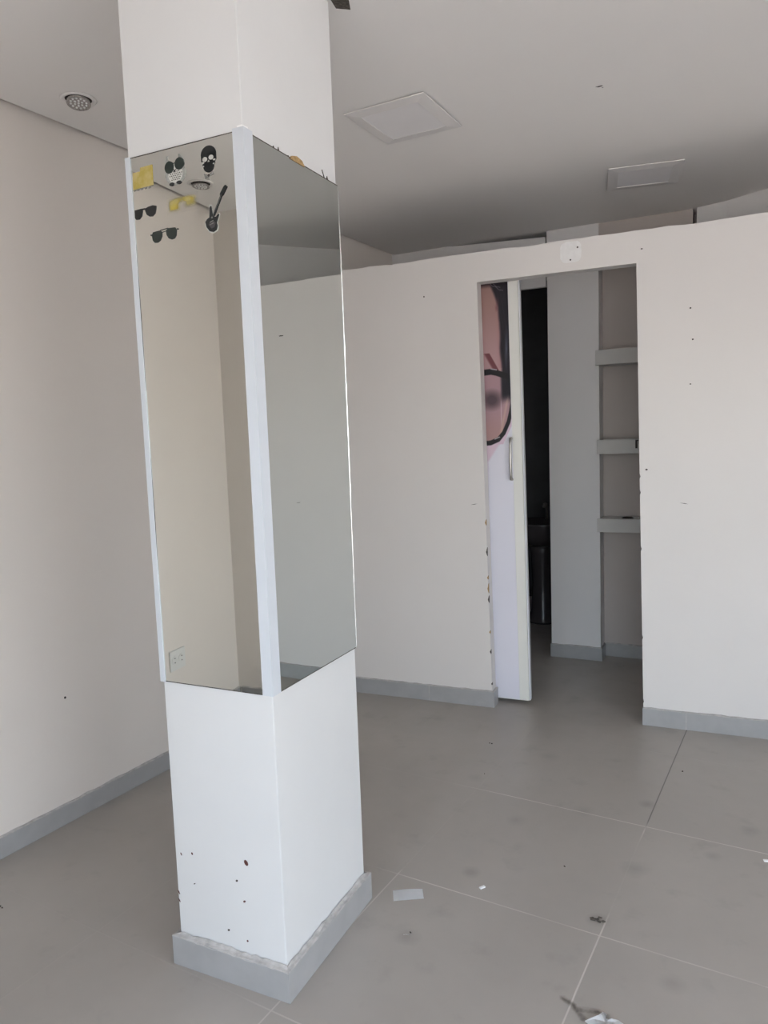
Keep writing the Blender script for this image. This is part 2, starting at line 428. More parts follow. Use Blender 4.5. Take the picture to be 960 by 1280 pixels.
skirting('baseboard_left', (lwx(-.3), -.3), (lwx(P-.0115), P-.0115), (1, -LA), .078, joints=(1.36, 2.05, 3.43))
skirting('baseboard_partition', (PX0+.013, P), (jl+BT, P), (0, -1), joints=(.70,))
skirting('baseboard_jamb', (jl, P+.0002), (jl, P+PTH), (1, 0))
skirting('baseboard_doorway', (jr-.004, P), (PX1-.02, P), (0, -1), joints=(.205, .894, 1.58, 2.27, 2.96))
skirting('baseboard_pier', off(-.915-.006, 0), off(-.597+BT, 0), (-.0525, -1), .085)
skirting('baseboard_side', off(-.597, 0), off(-.597, .118), (1, -.0525), .085)
skirting('baseboard_niche', off(-.586, .13), off(-.05, .13), (-.0525, -1), .085)
skirting('baseboard_front', (-2.6, RY(-2.6)), (-.92, RY(-.92)), (.1235, 1), .078)

# ------------------------------------------------------------ pillar
pr = empty('pillar', (X1, Y0, 0), PA)
tag(pr, 'white square pillar with mirrored sides standing on a grey skirting plinth', 'pillar')
m = BM(); box(m, -PW, 0, 0, PD, 0, CE-.0005, .0015)
sh = new('shaft', m, M['pillar'], parent=pr)
e = .0174
m = BM(); h = .088
outer = [(-PW-e, -e), (e, -e), (e, PD+e), (-PW-e, PD+e)]; inn = [(-PW-.002, -.002), (.002, -.002), (.002, PD+.002), (-PW-.002, PD+.002)]
for i in range(4):
    a, b = outer[i], outer[(i+1) % 4]; c, d = inn[(i+1) % 4], inn[i]
    prism(m, [a, b, c, d], 0.0006, h)
pb = tag(new('skirting', m, M['skirt'], parent=pr), 'grey ceramic skirting around the pillar foot')
m = BM()       # messy mortar along the ledge, thinner in places
for i in range(4):
    a, b = Vector(outer[i]), Vector(outer[(i+1) % 4]); c, d = Vector(inn[i]), Vector(inn[(i+1) % 4])
    n_ = 22; A = []
    for j in range(n_+1):
        t = j/n_; o_ = a.lerp(b, t); q = c.lerp(d, t)
        k1 = random.uniform(.0, .1); mid = o_.lerp(q, .55)
        hi = random.uniform(.001, .004) if 0 < j < n_ else .002
        A.append([m.verts.new((o_.x+(o_.x-q.x)*.04, o_.y+(o_.y-q.y)*.04, h-random.uniform(0, .004))), m.verts.new((o_.lerp(q, k1).x, o_.lerp(q, k1).y, h+.0012)),
                  m.verts.new((mid.x, mid.y, h+hi)), m.verts.new((q.x, q.y, h+hi+random.uniform(.002, .008)))])
    for u_, v_ in zip(A, A[1:]):
        for q in range(3): m.faces.new((u_[q], v_[q], v_[q+1], u_[q+1]))
new('mortar', m, M['grout'], parent=pb)
# paint chips and specks on the pillar front: (s from the right edge, z)
import itertools
chips = [(-.115, .36, .006, .009, 'speck'), (-.302, .345, .003, .004, 'speck'), (-.342, .335, .002, .005, 'speck'), (-.150, .30, .004, .003, 'dirt'), (-.128, .245, .0045, .003, 'speck'),
         (-.125, .13, .003, .003, 'speck'), (-.300, .255, .004, .0015, 'dirt'), (-.36, .215, .002, .007, 'speck'), (-.36, .19, .002, .006, 'speck'), (-.188, .085+.06, .004, .003, 'dirt')]
m1 = BM(); m2 = BM()
for s_, z_, a_, b_, kk in chips: plate(m1 if kk == 'speck' else m2, ell(s_, z_, a_, b_, 9, .5), -.0007, -.0001)
new('paint_chips', m1, plain('chip_red_brown', (.10, .035, .03, 1), .8), parent=sh); new('paint_stains', m2, M['dirt'], parent=sh)
# chipped adhesive over the side mirror
def side(m, pts, t0=.0001, t1=.002):        # plate on the +x side of the pillar, points (depth, z)
    a = [m.verts.new((t0, y_, z_)) for y_, z_ in pts]; b = [m.verts.new((t1, y_, z_)) for y_, z_ in pts]
    n_ = len(pts); m.faces.new(a); m.faces.new(b)
    for i in range(n_): m.faces.new((a[i], a[(i+1) % n_], b[(i+1) % n_], b[i]))
MZ0, MZ1 = .845, 2.240
m = BM(); side(m, [(.20, MZ1-.002), (.212, MZ1+.008), (.235, MZ1+.014), (.262, MZ1+.010), (.275, MZ1-.002)], .0001, .006)
tag(new('old_adhesive', m, M['rust'], parent=sh), 'crust of yellow brown old adhesive')
m = BM(); side(m, [(.125, MZ1), (.13, MZ1+.008), (.137, MZ1)]); side(m, [(.15, MZ1+.002), (.152, MZ1+.012), (.156, MZ1+.004)])
side(m, [(.387, MZ1+.004), (.376, MZ1+.022), (.378, MZ1+.023), (.390, MZ1+.003)]); side(m, [(.40, MZ1), (.405, MZ1+.013), (.412, MZ1)])
side(m, [(.19, MZ1), (.198, MZ1+.006), (.212, MZ1)])
new('cracks', m, M['dirt'], parent=sh)

# mirrors glued to two sides, white aluminium angle trims
MT = .004
def framed(name, label, cat): 
    o = empty(name, (X1, Y0, MZ0), PA); return tag(o, label, cat)
mf = framed('mirror', 'tall mirror on the pillar side that carries dark stickers and a yellow square', 'mirror')
m = BM(); box(m, -.3535, -.010, -MT, -.0004, 0, MZ1-MZ0); g = new('glass', m, M['mirror'], parent=mf)
m = BM(); box(m, -.352, -.026, -MT-.0004, -.0006, MZ1-MZ0, MZ1-MZ0+.0022); new('top_edge', m, M['dirt'], parent=mf)
m = BM(); box(m, -.352, -.026, -MT-.0004, -.0006, -.0022, 0); new('bottom_edge', m, M['dirt'], parent=mf)
ms = framed('mirror', 'tall bare mirror on the pillar side facing right, no stickers', 'mirror')
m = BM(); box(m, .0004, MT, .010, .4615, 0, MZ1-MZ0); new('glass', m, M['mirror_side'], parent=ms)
m = BM(); box(m, .0006, MT+.0004, .03, .461, MZ1-MZ0, MZ1-MZ0+.0022); new('top_edge', m, M['dirt'], parent=ms)
m = BM(); box(m, .0006, MT+.0004, .03, .459, -.0022, 0); new('bottom_edge', m, M['dirt'], parent=ms)
m = BM(); n_ = 60      # narrow bright strip on the far upright edge, uneven
A = []
for i in range(n_+1):
    z_ = (MZ1-MZ0)*i/n_; w_ = .0012+random.uniform(0, .0014)*(1 if 20 < i < 52 else .2)
    if z_ > 1.28: w_ = .0006
    A.append([m.verts.new((.0006, .4617, z_)), m.verts.new((MT+.0003, .4617, z_)), m.verts.new((MT+w_, .4617+w_, z_)), m.verts.new((.0006, .4617+w_, z_))])
for a, b in zip(A, A[1:]):
    for j in range(4): m.faces.new((a[j], a[(j+1) % 4], b[(j+1) % 4], b[j]))
m.faces.new(A[0]); m.faces.new(A[-1])
new('edge_strip', m, M['edge'], parent=ms)
def angle(name, label, sx0, wf, ws, z0, z1, corner):
    """L profile: leg on the front and leg down the side, t thick"""
    t0, t1 = MT+.0006, MT+.0022
    o = empty(name, (X1, Y0, z0), PA); tag(o, label, 'trim')
    m = BM()
    if corner == 'r': pts = [(-wf, -t0), (t0, -t0), (t0, ws), (t1, ws), (t1, -t1), (-wf, -t1)]
    else: pts = [(-PW+wf, -t0), (-PW-t0, -t0), (-PW-t0, ws), (-PW-t1, ws), (-PW-t1, -t1), (-PW+wf, -t1)]
    prism(m, pts, 0, z1-z0)
    new('angle_profile', m, M['alu'], parent=o); return o
o = angle('corner_trim', 'white aluminium angle trim between the two mirrors on the pillar', 0, .026, .032, MZ0-.002, MZ1+.008, 'r')
m = BM(); prism(m, [(-.012, -.0058), (.002, -.0064), (.0062, .014), (.004, .014), (.004, -.0045), (-.012, -.0045)], 0, .004)
tag(new('sealant_blob', m, M['paper'], parent=o, loc=(0, 0, MZ1+.008-MZ0+.0022)), 'dab of white sealant')
angle('corner_trim', 'white aluminium angle trim on the left edge of the stickered mirror', 0, .011, .03, MZ0-.003, MZ1+.004, 'l')
m = BM()
for a_, b_ in ((.30, .62), (.80, 1.18)): plate(m, [(-.3525, a_), (-.3505, (a_+b_)/2), (-.3525, b_)], -MT-.0005, -MT-.0001)
new('worn_edge', m, M['speck'], parent=mf)

# ------------------------------------------------------------ stickers on the mirror (s, z in metres)
SF = -MT-.0003; ST = .0006
def st_root(name, label, s_, z_, cat='sticker'):
    o = empty(name, (X1+s_*math.cos(PA), Y0+s_*math.sin(PA), z_), PA); tag(o, label, cat, 'stickers on the pillar mirror'); return o
def st(name, root, polys, mat, s_, z_, lift=0, label=None):
    m = BM()
    for pts in polys: plate(m, [(a-s_, b-z_) for a, b in pts], SF-lift-ST, SF-lift)
    o = new(name, m, mat, parent=root)
    if label: o['label'] = label
    return o
# yellow square
s_, z_ = -.315, 2.16
r = st_root('sticker', 'yellow square sticker in the upper left corner of the pillar mirror', s_, z_)
st('sheet', r, [[(-.347, 2.203), (-.322, 2.203), (-.321, 2.212), (-.280, 2.213), (-.281, 2.163), (-.349, 2.161)]], M['yellow'], s_, z_)
bb = [[(-.3485+.0125*i, 2.1612), (-.3485+.0125*i+.008, 2.1612+random.uniform(-.001, .001)), (-.3485+.0125*i+.0085, 2.158), (-.3485+.0125*i+.001, 2.157)] for i in range(5)]
st('torn_edge', r, [[(-.349, 2.1605), (-.281, 2.1625), (-.281, 2.1610), (-.349, 2.1588)]]+bb, M['grey'], s_, z_)
# owl with sunglasses
s_, z_ = -.205, 2.15
r = st_root('sticker', 'grey owl sticker wearing round dark sunglasses', s_, z_)
st('body', r, [ell(-.2065, 2.176, .033, .026, 30), [(-.236, 2.20), (-.2335, 2.222), (-.228, 2.224), (-.228, 2.214), (-.218, 2.207), (-.222, 2.19)],
               [(-.176, 2.20), (-.190, 2.222), (-.195, 2.223), (-.195, 2.212), (-.204, 2.206), (-.198, 2.19)]], plain('owl_outline', (.42, .43, .40, 1), .5, var=.35, scale=120), s_, z_)
st('belly', r, [ell(-.207, 2.175, .023, .020, 26)], M['lightprint'], s_, z_, .0002)
dots = [ell(-.207+(i-3)*.0058+(j % 2)*.0028, 2.163+j*.0048, .0017, .0015, 8) for j in range(6) for i in range(7) if ((i-3)*.0058)**2/.019**2+(j*.0048-.012)**2/.016**2 < 1]
st('feather_dots', r, dots, M['speck'], s_, z_, .0005)
for c_, q in ((-.225, 2.195), (-.1925, 2.199)): st('lens', r, [ell(c_, q, .0150, .0150, 28)], M['dkgreen'], s_, z_, .0006)
st('bridge', r, [[(-.214, 2.2025), (-.204, 2.2055), (-.204, 2.2035), (-.214, 2.200)]], M['dkgreen'], s_, z_, .0006)
st('beak', r, [[(-.213, 2.186), (-.205, 2.186), (-.208, 2.179)]], M['black'], s_, z_, .0006)
for c_ in (-.220, -.197): st('foot', r, [ell(c_, 2.1535+(.001 if c_ > -.2 else 0), .0085, .0042, 14)], M['black'], s_, z_, .0006)
# skull
s_, z_ = -.103, 2.16
r = st_root('sticker', 'black skull sticker with pale round glasses', s_, z_)
st('cranium', r, [ell(-.1015, 2.204, .0232, .0205, 30), [(-.1245, 2.205), (-.0785, 2.205), (-.0785, 2.190), (-.083, 2.184), (-.120, 2.184), (-.1245, 2.190)]], M['black'], s_, z_)
st('jaw', r, [ell(-.1022, 2.1765, .0165, .0150, 24), [(-.122, 2.183), (-.102, 2.186), (-.082, 2.183), (-.084, 2.178), (-.12, 2.177)]], M['black'], s_, z_)
for c_, q in ((-.1125, 2.1935), (-.0935, 2.1955)): st('lens', r, [ell(c_, q, .0072, .0056, 20)], M['lightprint'], s_, z_, .0007)
st('nose', r, [[(-.1045, 2.186), (-.1015, 2.191), (-.0985, 2.186)]], M['lightprint'], s_, z_, .0007)
for q in (ell(-.119, 2.1865, .0042, .0020, 12), ell(-.084, 2.1885, .004, .0020, 12), ell(-.1185, 2.178, .003, .0016, 12), ell(-.0862, 2.1795, .003, .0016, 12)): st('cheek_gap', r, [q], M['lightprint'], s_, z_, .0007)
# bow tie under the skull
s_, z_ = -.103, 2.15
r = st_root('sticker', 'small grey bow tie sticker just under the skull', s_, z_)
st('bow', r, [[(-.118, 2.161), (-.104, 2.156), (-.091, 2.163), (-.088, 2.155), (-.103, 2.152), (-.115, 2.148)], [(-.106, 2.152), (-.100, 2.153), (-.104, 2.144)]], M['grey'], s_, z_)
st('knot', r, [ell(-.1035, 2.1545, .0035, .0032, 12)], M['speck'], s_, z_, .0006)
# electric guitar
s_, z_ = -.10, 2.02
r = st_root('sticker', 'black electric guitar sticker, leaning right', s_, z_)
gp = [(-.122, 2.046), (-.119, 2.033), (-.110, 2.022), (-.098, 2.0185), (-.088, 2.022), (-.0845, 2.031), (-.0865, 2.040), (-.083, 2.047), (-.078, 2.057), (-.0805, 2.060), (-.0885, 2.054),
      (-.0955, 2.056), (-.0985, 2.066), (-.100, 2.080), (-.1035, 2.082), (-.107, 2.078), (-.1075, 2.066), (-.109, 2.055), (-.116, 2.052)]
border = [((a+.100)*1.10-.100, (b-2.045)*1.10+2.045) for a, b in gp]
st('border', r, [border], M['lightprint'], s_, z_)
st('body', r, [gp], M['black'], s_, z_, .0007)
st('pickguard', r, [[(-.112, 2.038), (-.104, 2.028), (-.094, 2.030), (-.090, 2.040), (-.098, 2.046), (-.106, 2.045)]], plain('pickguard_grey', (.07, .065, .07, 1), .4), s_, z_, .0014)
for q in (2.036, 2.042): st('pickup', r, [[(-.107, q), (-.096, q+.003), (-.0965, q+.0048), (-.1075, q+.0018)]], M['grey'], s_, z_, .0021)
st('knob', r, [ell(-.1005, 2.0535, .0024, .0024, 12)], M['grey'], s_, z_, .0014)
st('neck', r, [[(-.1005, 2.055), (-.0935, 2.056), (-.066, 2.102), (-.0705, 2.104)]], M['black'], s_, z_, .0009)
st('strings', r, [[(-.0975, 2.058), (-.0965, 2.058), (-.0682, 2.102), (-.0690, 2.1025)]], M['grey'], s_, z_, .0016)
st('headstock', r, [[(-.0725, 2.098), (-.064, 2.101), (-.050, 2.119), (-.0555, 2.124), (-.061, 2.120), (-.0725, 2.106)]], M['black'], s_, z_, .0012)
# wayfarer sunglasses, cut by the trim
s_, z_ = -.31, 2.085
r = st_root('sticker', 'black square-lensed sunglasses sticker half under the left trim', s_, z_)
for pts in ([(-.349, 2.110), (-.323, 2.111), (-.3215, 2.104), (-.325, 2.092), (-.334, 2.085), (-.346, 2.086), (-.3495, 2.091)],
            [(-.314, 2.109), (-.303, 2.112), (-.287, 2.1135), (-.275, 2.110), (-.2765, 2.102), (-.280, 2.092), (-.289, 2.086), (-.300, 2.087), (-.309, 2.093), (-.3135, 2.103)]):
    st('lens', r, [pts], M['black'], s_, z_)
st('bridge', r, [[(-.324, 2.1105), (-.313, 2.1105), (-.3135, 2.1065), (-.3235, 2.1065)]], M['black'], s_, z_, .0003)
# aviator sunglasses
s_, z_ = -.255, 2.022
r = st_root('sticker', 'black aviator sunglasses sticker, lowest on the pillar mirror', s_, z_)
for dx_, dz_, k_ in ((-.280, 2.034, 1), (-.2305, 2.0355, -1)):
    pts = [(dx_+k_*a, dz_+b) for a, b in ((-.0165, .006), (-.012, .0125), (0, .0135), (.012, .0135), (.0185, .009), (.0175, -.002), (.0110, -.0115), (.002, -.0155), (-.008, -.0145), (-.0145, -.008))]
    st('lens', r, [pts], M['dkgreen'], s_, z_)
st('bridge', r, [[(-.268, 2.0485), (-.242, 2.0505), (-.242, 2.049), (-.268, 2.047)], [(-.263, 2.0425), (-.247, 2.0445), (-.247, 2.0435), (-.263, 2.0415)]], M['dkgreen'], s_, z_, .0003)
for q in (ell(-.2985, 2.040, .0025, .002, 8), ell(-.2105, 2.043, .0025, .002, 8)): st('temple', r, [q], M['dkgreen'], s_, z_, .0003)
# blurred yellow glasses shape
s_, z_ = -.19, 2.087
r = st_root('sticker', 'blurred yellow sunglasses sticker in the middle of the row', s_, z_)
m = BM(); lay = m.loops.layers.float.new('coverage') if False else None
NX, NZ = 60, 30
def glasses(a, b):
    g = lambda cx, cz, rx, rz: math.exp(-(((a-cx)/rx)**4+((b-cz)/rz)**4))
    e_ = min(1, min(a+.243, -.139-a)/.01, min(b-2.081, 2.125-b)/.006)
    return max(0, e_)*min(.85, .85*g(-.219, 2.102, .016, .013)+.6*g(-.166, 2.104, .017, .0115)+.5*g(-.192, 2.1125, .03, .0065))
vs = {}
for i in range(NX+1):
    for j in range(NZ+1):
        vs[i, j] = m.verts.new((-.243+.104*i/NX-s_, SF-.0003, 2.081+.044*j/NZ-z_))
for i in range(NX):
    for j in range(NZ):
        m.faces.new((vs[i, j], vs[i+1, j], vs[i+1, j+1], vs[i, j+1]))
bmesh.ops.delete(m, geom=[v for v in m.verts if not v.link_faces], context='VERTS')
def coverage(o, fn):
    at = o.data.attributes.new('coverage', 'FLOAT', 'POINT')
    for i, v in enumerate(o.data.vertices): at.data[i].value = fn(v.co)
o = new('film', m, M['yfade'], parent=r); coverage(o, lambda c: glasses(c.x+s_, c.z+z_))

# ------------------------------------------------------------ sliding door behind the partition
DY = P+PTH+.018; DT = .034
DX = lambda z: -.9455+(2.299-z)/2.264*.025     # right edge of the print
def dskew(pts): return pts
dr = empty('door_1', (-1.35, DY, .022)); struct(dr, 'white sliding door with cream edge stile, half open behind the doorway')
def dplate(name, fxa, fxb, z0, z1, y0, y1, mat, lab=None, par=dr, bev=0):
    m = BM(); plate(m, [(fxa(z0)+1.35, z0-.022), (fxb(z0)+1.35, z0-.022), (fxb(z1)+1.35, z1-.022), (fxa(z1)+1.35, z1-.022)], y0-DY, y1-DY)
    if bev: bmesh.ops.bevel(m, geom=list(m.edges), offset=bev, segments=2, affect='EDGES')
    o = new(name, m, mat, parent=par)
    if lab: o['label'] = lab
    return o
DT1 = 2.36
dplate('panel', lambda z: -1.80, lambda z: DX(z)+.0012, .022, DT1, DY+.0006, DY+DT-.002, M['dooredge'])
dplate('stile', lambda z: DX(z)+.0015, lambda z: DX(z)+.0525, .022, DT1, DY-.001, DY+DT, M['door'], 'cream stile on the door edge', bev=.0015)
dplate('edge_band', lambda z: DX(z)+.0540, lambda z: DX(z)+.0605, .024, DT1, DY+.002, DY+DT+.004, M['dooredge'], 'pale edge band', bev=.0015)
m = BM()
hx = DX(1.36)-.005
pts = [(hx+1.35, -.002, 1.246-.022)]+[(hx+1.35+.0, -.032+.010*abs(t)**2, 1.356-.022+.109*t) for t in (-1, -.8, -.5, -.2, .2, .5, .8, 1)]+[(hx+1.35, -.002, 1.466-.022)]
tube(m, pts, .0075, 12)
hd = tag(new('handle', m, M['steel'], parent=dr, smooth=True), 'brushed steel bow handle')
# the printed film glued over the door leaf: part of a face with black-rimmed glasses
pr_ = empty('poster', (-1.35, DY, .03))
tag(pr_, 'large printed film of a face behind black-rimmed glasses, on the sliding door', 'poster')
def seg_d(px, py, pts):
    best = 1e9
    for (ax, ay), (bx, by) in zip(pts, pts[1:]):
        vx, vy = bx-ax, by-ay; t = max(0, min(1, ((px-ax)*vx+(py-ay)*vy)/(vx*vx+vy*vy+1e-9)))
        best = min(best, math.hypot(px-ax-t*vx, py-ay-t*vy))
    return best
def interp(v, tab):
    if v <= tab[0][0]: return tab[0][1]
    for (a, b), (c, d) in zip(tab, tab[1:]):
        if v <= c: return b+(d-b)*(v-a)/(c-a)
    return tab[-1][1]
def smooth(v, lo, hi):
    t = max(0, min(1, (v-lo)/(hi-lo))); return t*t*(3-2*t)
def mixc(a, b, t): return tuple(x_+(y_-x_)*t for x_, y_ in zip(a, b))
HB = [(345, 606), (355, 609), (365, 614), (380, 619), (400, 621.5), (430, 621), (455, 622.5), (480, 623)]
RIM = [(560, 462), (585, 459.5), (604, 458.5), (612, 460), (622, 463), (632, 466), (638, 478), (637.5, 495), (634.5, 508), (630, 521), (622, 534), (613, 542), (600, 546), (580, 547), (560, 541)]
def ink(px, py):
    skin = mixc((146, 114, 108), (166, 134, 136), smooth(py, 360, 450))
    skin = mixc(skin, (146, 100, 104), smooth(px, 612, 622)*.4*(py < 455))
    c = skin
    n_ = math.sin(px*1.9+py*.13)*math.sin(py*.37+px*.6)
    if py < 462:
        hb = interp(py, HB)+.5*math.sin(py*.17)
        t = smooth(px, hb-4, hb+2)
        hair = (26, 22, 30)
        hl = max(0, 1-abs(px-(630-(py-430)*.05))/3.2)*max(0, 1-abs(py-432)/32)
        hair = mixc(hair, (92, 98, 118), hl*.75+max(0, n_)*.12)
        c = mixc(c, hair, t)
        c = mixc(c, (30, 22, 26), 1-smooth(py, 349, 359))
        for wx, wy in ((606, 352), (612, 353), (616, 357)):
            if seg_d(px, py, [(wx, wy), (wx+5, wy+4), (wx+11, wy+5)]) < .5: c = mixc(c, (120, 112, 118), .6)
        for (a, b, r_) in ((618, 375, 3.5), (616, 382, 3)):
            c = mixc(c, (92, 50, 58), .5*max(0, 1-math.hypot(px-a, (py-b)*.5)/r_))
        # eyebrow tip
        if 436 < py < 457:
            up_ = 437+(px-603)*1.45
            c = mixc(c, (92, 44, 50), .85*smooth(py, up_-1.5, up_+1.5)*(1-smooth(px, 616, 619))*(1-smooth(py, up_+9, up_+16)))
    else:
        inside = seg_d(px, py, RIM)
        right = interp(py, [(462, 640), (495, 637), (508, 634), (521, 629), (534, 621), (542, 612), (546, 600), (547, 570)])
        if px < right:
            c = mixc((158, 128, 134), (160, 128, 126), smooth(py, 500, 540))
            c = mixc(c, (70, 56, 62), min(.9, 1.3*max(0, 1-math.hypot((px-604)/22, (py-493)/15))))
            c = mixc(c, (26, 24, 32), smooth(px, 617, 623)*(1-smooth(py, 486, 500)))
            c = mixc(c, (205, 190, 200), .55*max(0, 1-abs(px-(619+(py-500)*-.02))/1.4)*smooth(py, 490, 500)*(1-smooth(py, 515, 530)))
            c = mixc(c, (196, 170, 150), .5*max(0, 1-abs(px-(629-(py-495)*.3))/3)*smooth(py, 485, 500))
        else:
            c = (204, 203, 211)
            if px < 603+(575-py)*.65: c = (196, 176, 190)
        if py > 548:
            c = mixc((198, 178, 190), (204, 203, 212), smooth(px+(py-548)*.9, 611, 617))
    if 450 < py < 560: c = mixc((20, 19, 24), c, smooth(seg_d(px, py, RIM), 2.3 if py > 480 else 3.0, 3.6 if py > 480 else 4.2))
    if seg_d(px, py, [(604, 455), (613, 456.5)]) < .7 or seg_d(px, py, [(607, 541.5), (615, 539)]) < .6: c = (150, 145, 150)
    return c
m = BM(); NXp, zs = 130, []
ztop, zbot = 2.33, .030
nz = 460; zs = [1.34+(ztop-1.34)*i/nz for i in range(nz+1)]
zs = [zbot, .5, .9, 1.2]+zs
vs = []; 
for z_ in zs:
    row = []
    for i in range(NXp+1):
        X = DX(z_)-.0005-(i/NXp)*.17 if i <= NXp-4 else DX(z_)-.17-(i-(NXp-4))*.15
        v = m.verts.new((X+1.35, -.0004, z_-.03))
        px = 635-(DX(z_)-X)*298; py = 349+(2.299-z_)*230.6
        row.append(v)
    vs.append(row)
for a, b in zip(vs, vs[1:]):
    for i in range(NXp): m.faces.new((a[i], a[i+1], b[i+1], b[i]))
po_ = new('printed_film', m, M['print'], parent=pr_)
at = po_.data.attributes.new('ink', 'FLOAT_COLOR', 'POINT')
for i, v in enumerate(po_.data.vertices):
    z_ = v.co.z+.03; px = 635-(DX(z_)-v.co.x+1.35)*298; py = 349+(2.299-z_)*230.6
    c_ = ink(px, py) if z_ > 1.25 else (204, 203, 212)
    at.data[i].color = srgb(*[min(255, q*1.09+3) for q in c_])

# ------------------------------------------------------------ shelves in the niche
for i, (z0, z1, lab, xr) in enumerate(((1.893, 1.985, 'thick white wall shelf, highest of the three in the niche', -.045),
                                  (1.341, 1.430, 'thick white wall shelf, middle one of three in the niche', -.045),
                                  (.846, .932, 'thick white wall shelf, lowest of the three in the niche', -.045))):
    r = empty('wall_shelf', (off(-.33, .06)[0], off(-.33, .06)[1], z0)); tag(r, lab, 'shelf', 'shelves in the niche')
    xl = (-.616, -.610, -.611)[i]; q = [off(xl, -.022), off(xr, -.022), off(xr, .128), off(-.595, .128), off(-.595, -.002), off(xl, -.002)]
    m = BM(); prism(m, [(a-r.location.x, b-r.location.y) for a, b in q], 0, z1-z0)
    bmesh.ops.bevel(m, geom=list(m.edges), offset=.0015, segments=1, affect='EDGES')
    new('board', m, M['shelf'], parent=r)
    m = BM(); a_ = off(xl, -.002); b_ = off(-.596, -.002)
    c0, c1 = off(-.5935, 0), off(-.5935, .126)
    prism(m, [(c0[0]-r.location.x-.0012, c0[1]-r.location.y), (c0[0]-r.location.x, c0[1]-r.location.y), (c1[0]-r.location.x, c1[1]-r.location.y), (c1[0]-r.location.x-.0012, c1[1]-r.location.y)], z1-z0+.0002, z1-z0+.003)
    new('seal_bead', m, M['grout'], parent=r)
m = BM(); x_, y_ = off(-.372, -.0225)       # small dark clip on the middle shelf edge
r = empty('shelf_clip', (x_, y_-.006, 1.372)); tag(r, 'small dark metal clip on the front edge of the middle shelf', 'clip')
box(m, -.006, .006, -.004, .0055, 0, .045, .001); box(m, -.006, .012, -.004, .0055, .045, .052, .001)
new('clip_body', m, M['speck'], parent=r)
m = BM(); x_, y_ = off(-.43, .02); lathe(m, [(0, 0), (.022, 0), (.026, .003), (.018, .009), (.006, .011), (0, .011)], 16)
for v in m.verts: v.co.x *= 1.5
o = new('rag', m, M['speck'], smooth=True, loc=(x_, y_, .9322)); tag(o, 'small dark lump lying on the lowest niche shelf', 'debris')

# ------------------------------------------------------------ washbasin in the dark washroom
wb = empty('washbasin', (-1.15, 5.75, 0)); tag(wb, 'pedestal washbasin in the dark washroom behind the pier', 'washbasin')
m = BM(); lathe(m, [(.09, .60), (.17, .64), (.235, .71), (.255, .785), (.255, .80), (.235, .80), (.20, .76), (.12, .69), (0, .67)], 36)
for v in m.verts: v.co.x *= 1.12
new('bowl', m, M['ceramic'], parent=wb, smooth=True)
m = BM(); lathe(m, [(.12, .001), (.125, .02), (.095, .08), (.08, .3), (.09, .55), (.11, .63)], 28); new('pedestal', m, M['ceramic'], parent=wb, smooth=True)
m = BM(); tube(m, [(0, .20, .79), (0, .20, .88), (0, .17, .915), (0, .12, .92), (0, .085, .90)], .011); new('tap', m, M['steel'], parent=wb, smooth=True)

# ------------------------------------------------------------ ceiling fittings
def panel_light(corners, label, drop, tilt):
    cs = [Vector(c) for c in corners]; cc = sum(cs, Vector((0, 0)))/4
    ax = (cs[1]-cs[0]+cs[2]-cs[3]).normalized(); ang = math.atan2(ax.y, ax.x)
    W = ((cs[1]-cs[0]).length+(cs[2]-cs[3]).length)/2; D = ((cs[3]-cs[0]).length+(cs[2]-cs[1]).length)/2
    r = empty('ceiling_light', (cc.x, cc.y, CE-drop), rot=(tilt[0], tilt[1], ang)); tag(r, label, 'light', 'square ceiling panel lights')
    m = BM(); f_ = .048; t = .0085
    o4 = [(-W/2, -D/2), (W/2, -D/2), (W/2, D/2), (-W/2, D/2)]; i4 = [(a*(1-2*f_/W), b*(1-2*f_/D)) for a, b in o4]
    for i in range(4):
        a, b = o4[i], o4[(i+1) % 4]; c, d = i4[(i+1) % 4], i4[i]
        vs = [m.verts.new((a[0], a[1], -.004)), m.verts.new((b[0], b[1], -.004)), m.verts.new((c[0], c[1], -t)), m.verts.new((d[0], d[1], -t)),
              m.verts.new((a[0], a[1], 0)), m.verts.new((b[0], b[1], 0)), m.verts.new((c[0], c[1], 0)), m.verts.new((d[0], d[1], 0))]
        for f in ((0, 1, 2, 3), (4, 5, 6, 7), (0, 1, 5, 4), (2, 3, 7, 6)): m.faces.new([vs[q] for q in f])
    bmesh.ops.remove_doubles(m, verts=m.verts, dist=1e-5)
    new('frame', m, M['lframe'], parent=r)
    m = BM(); box(m, i4[0][0], i4[1][0], i4[0][1], i4[2][1], -t+.002, -.001); new('diffuser', m, M['diff'], parent=r)
    return r
panel_light([(-1.282, 2.715), (-.932, 2.684), (-.924, 3.035), (-1.257, 3.075)], 'square flat ceiling light panel nearer the pillar, switched off', .0035, (.0, .009))
panel_light([(-.433, 3.861), (-.086, 3.901), (-.127, 4.225), (-.465, 4.173)], 'square flat ceiling light panel above the partition doorway, switched off', .008, (-.02, .0))
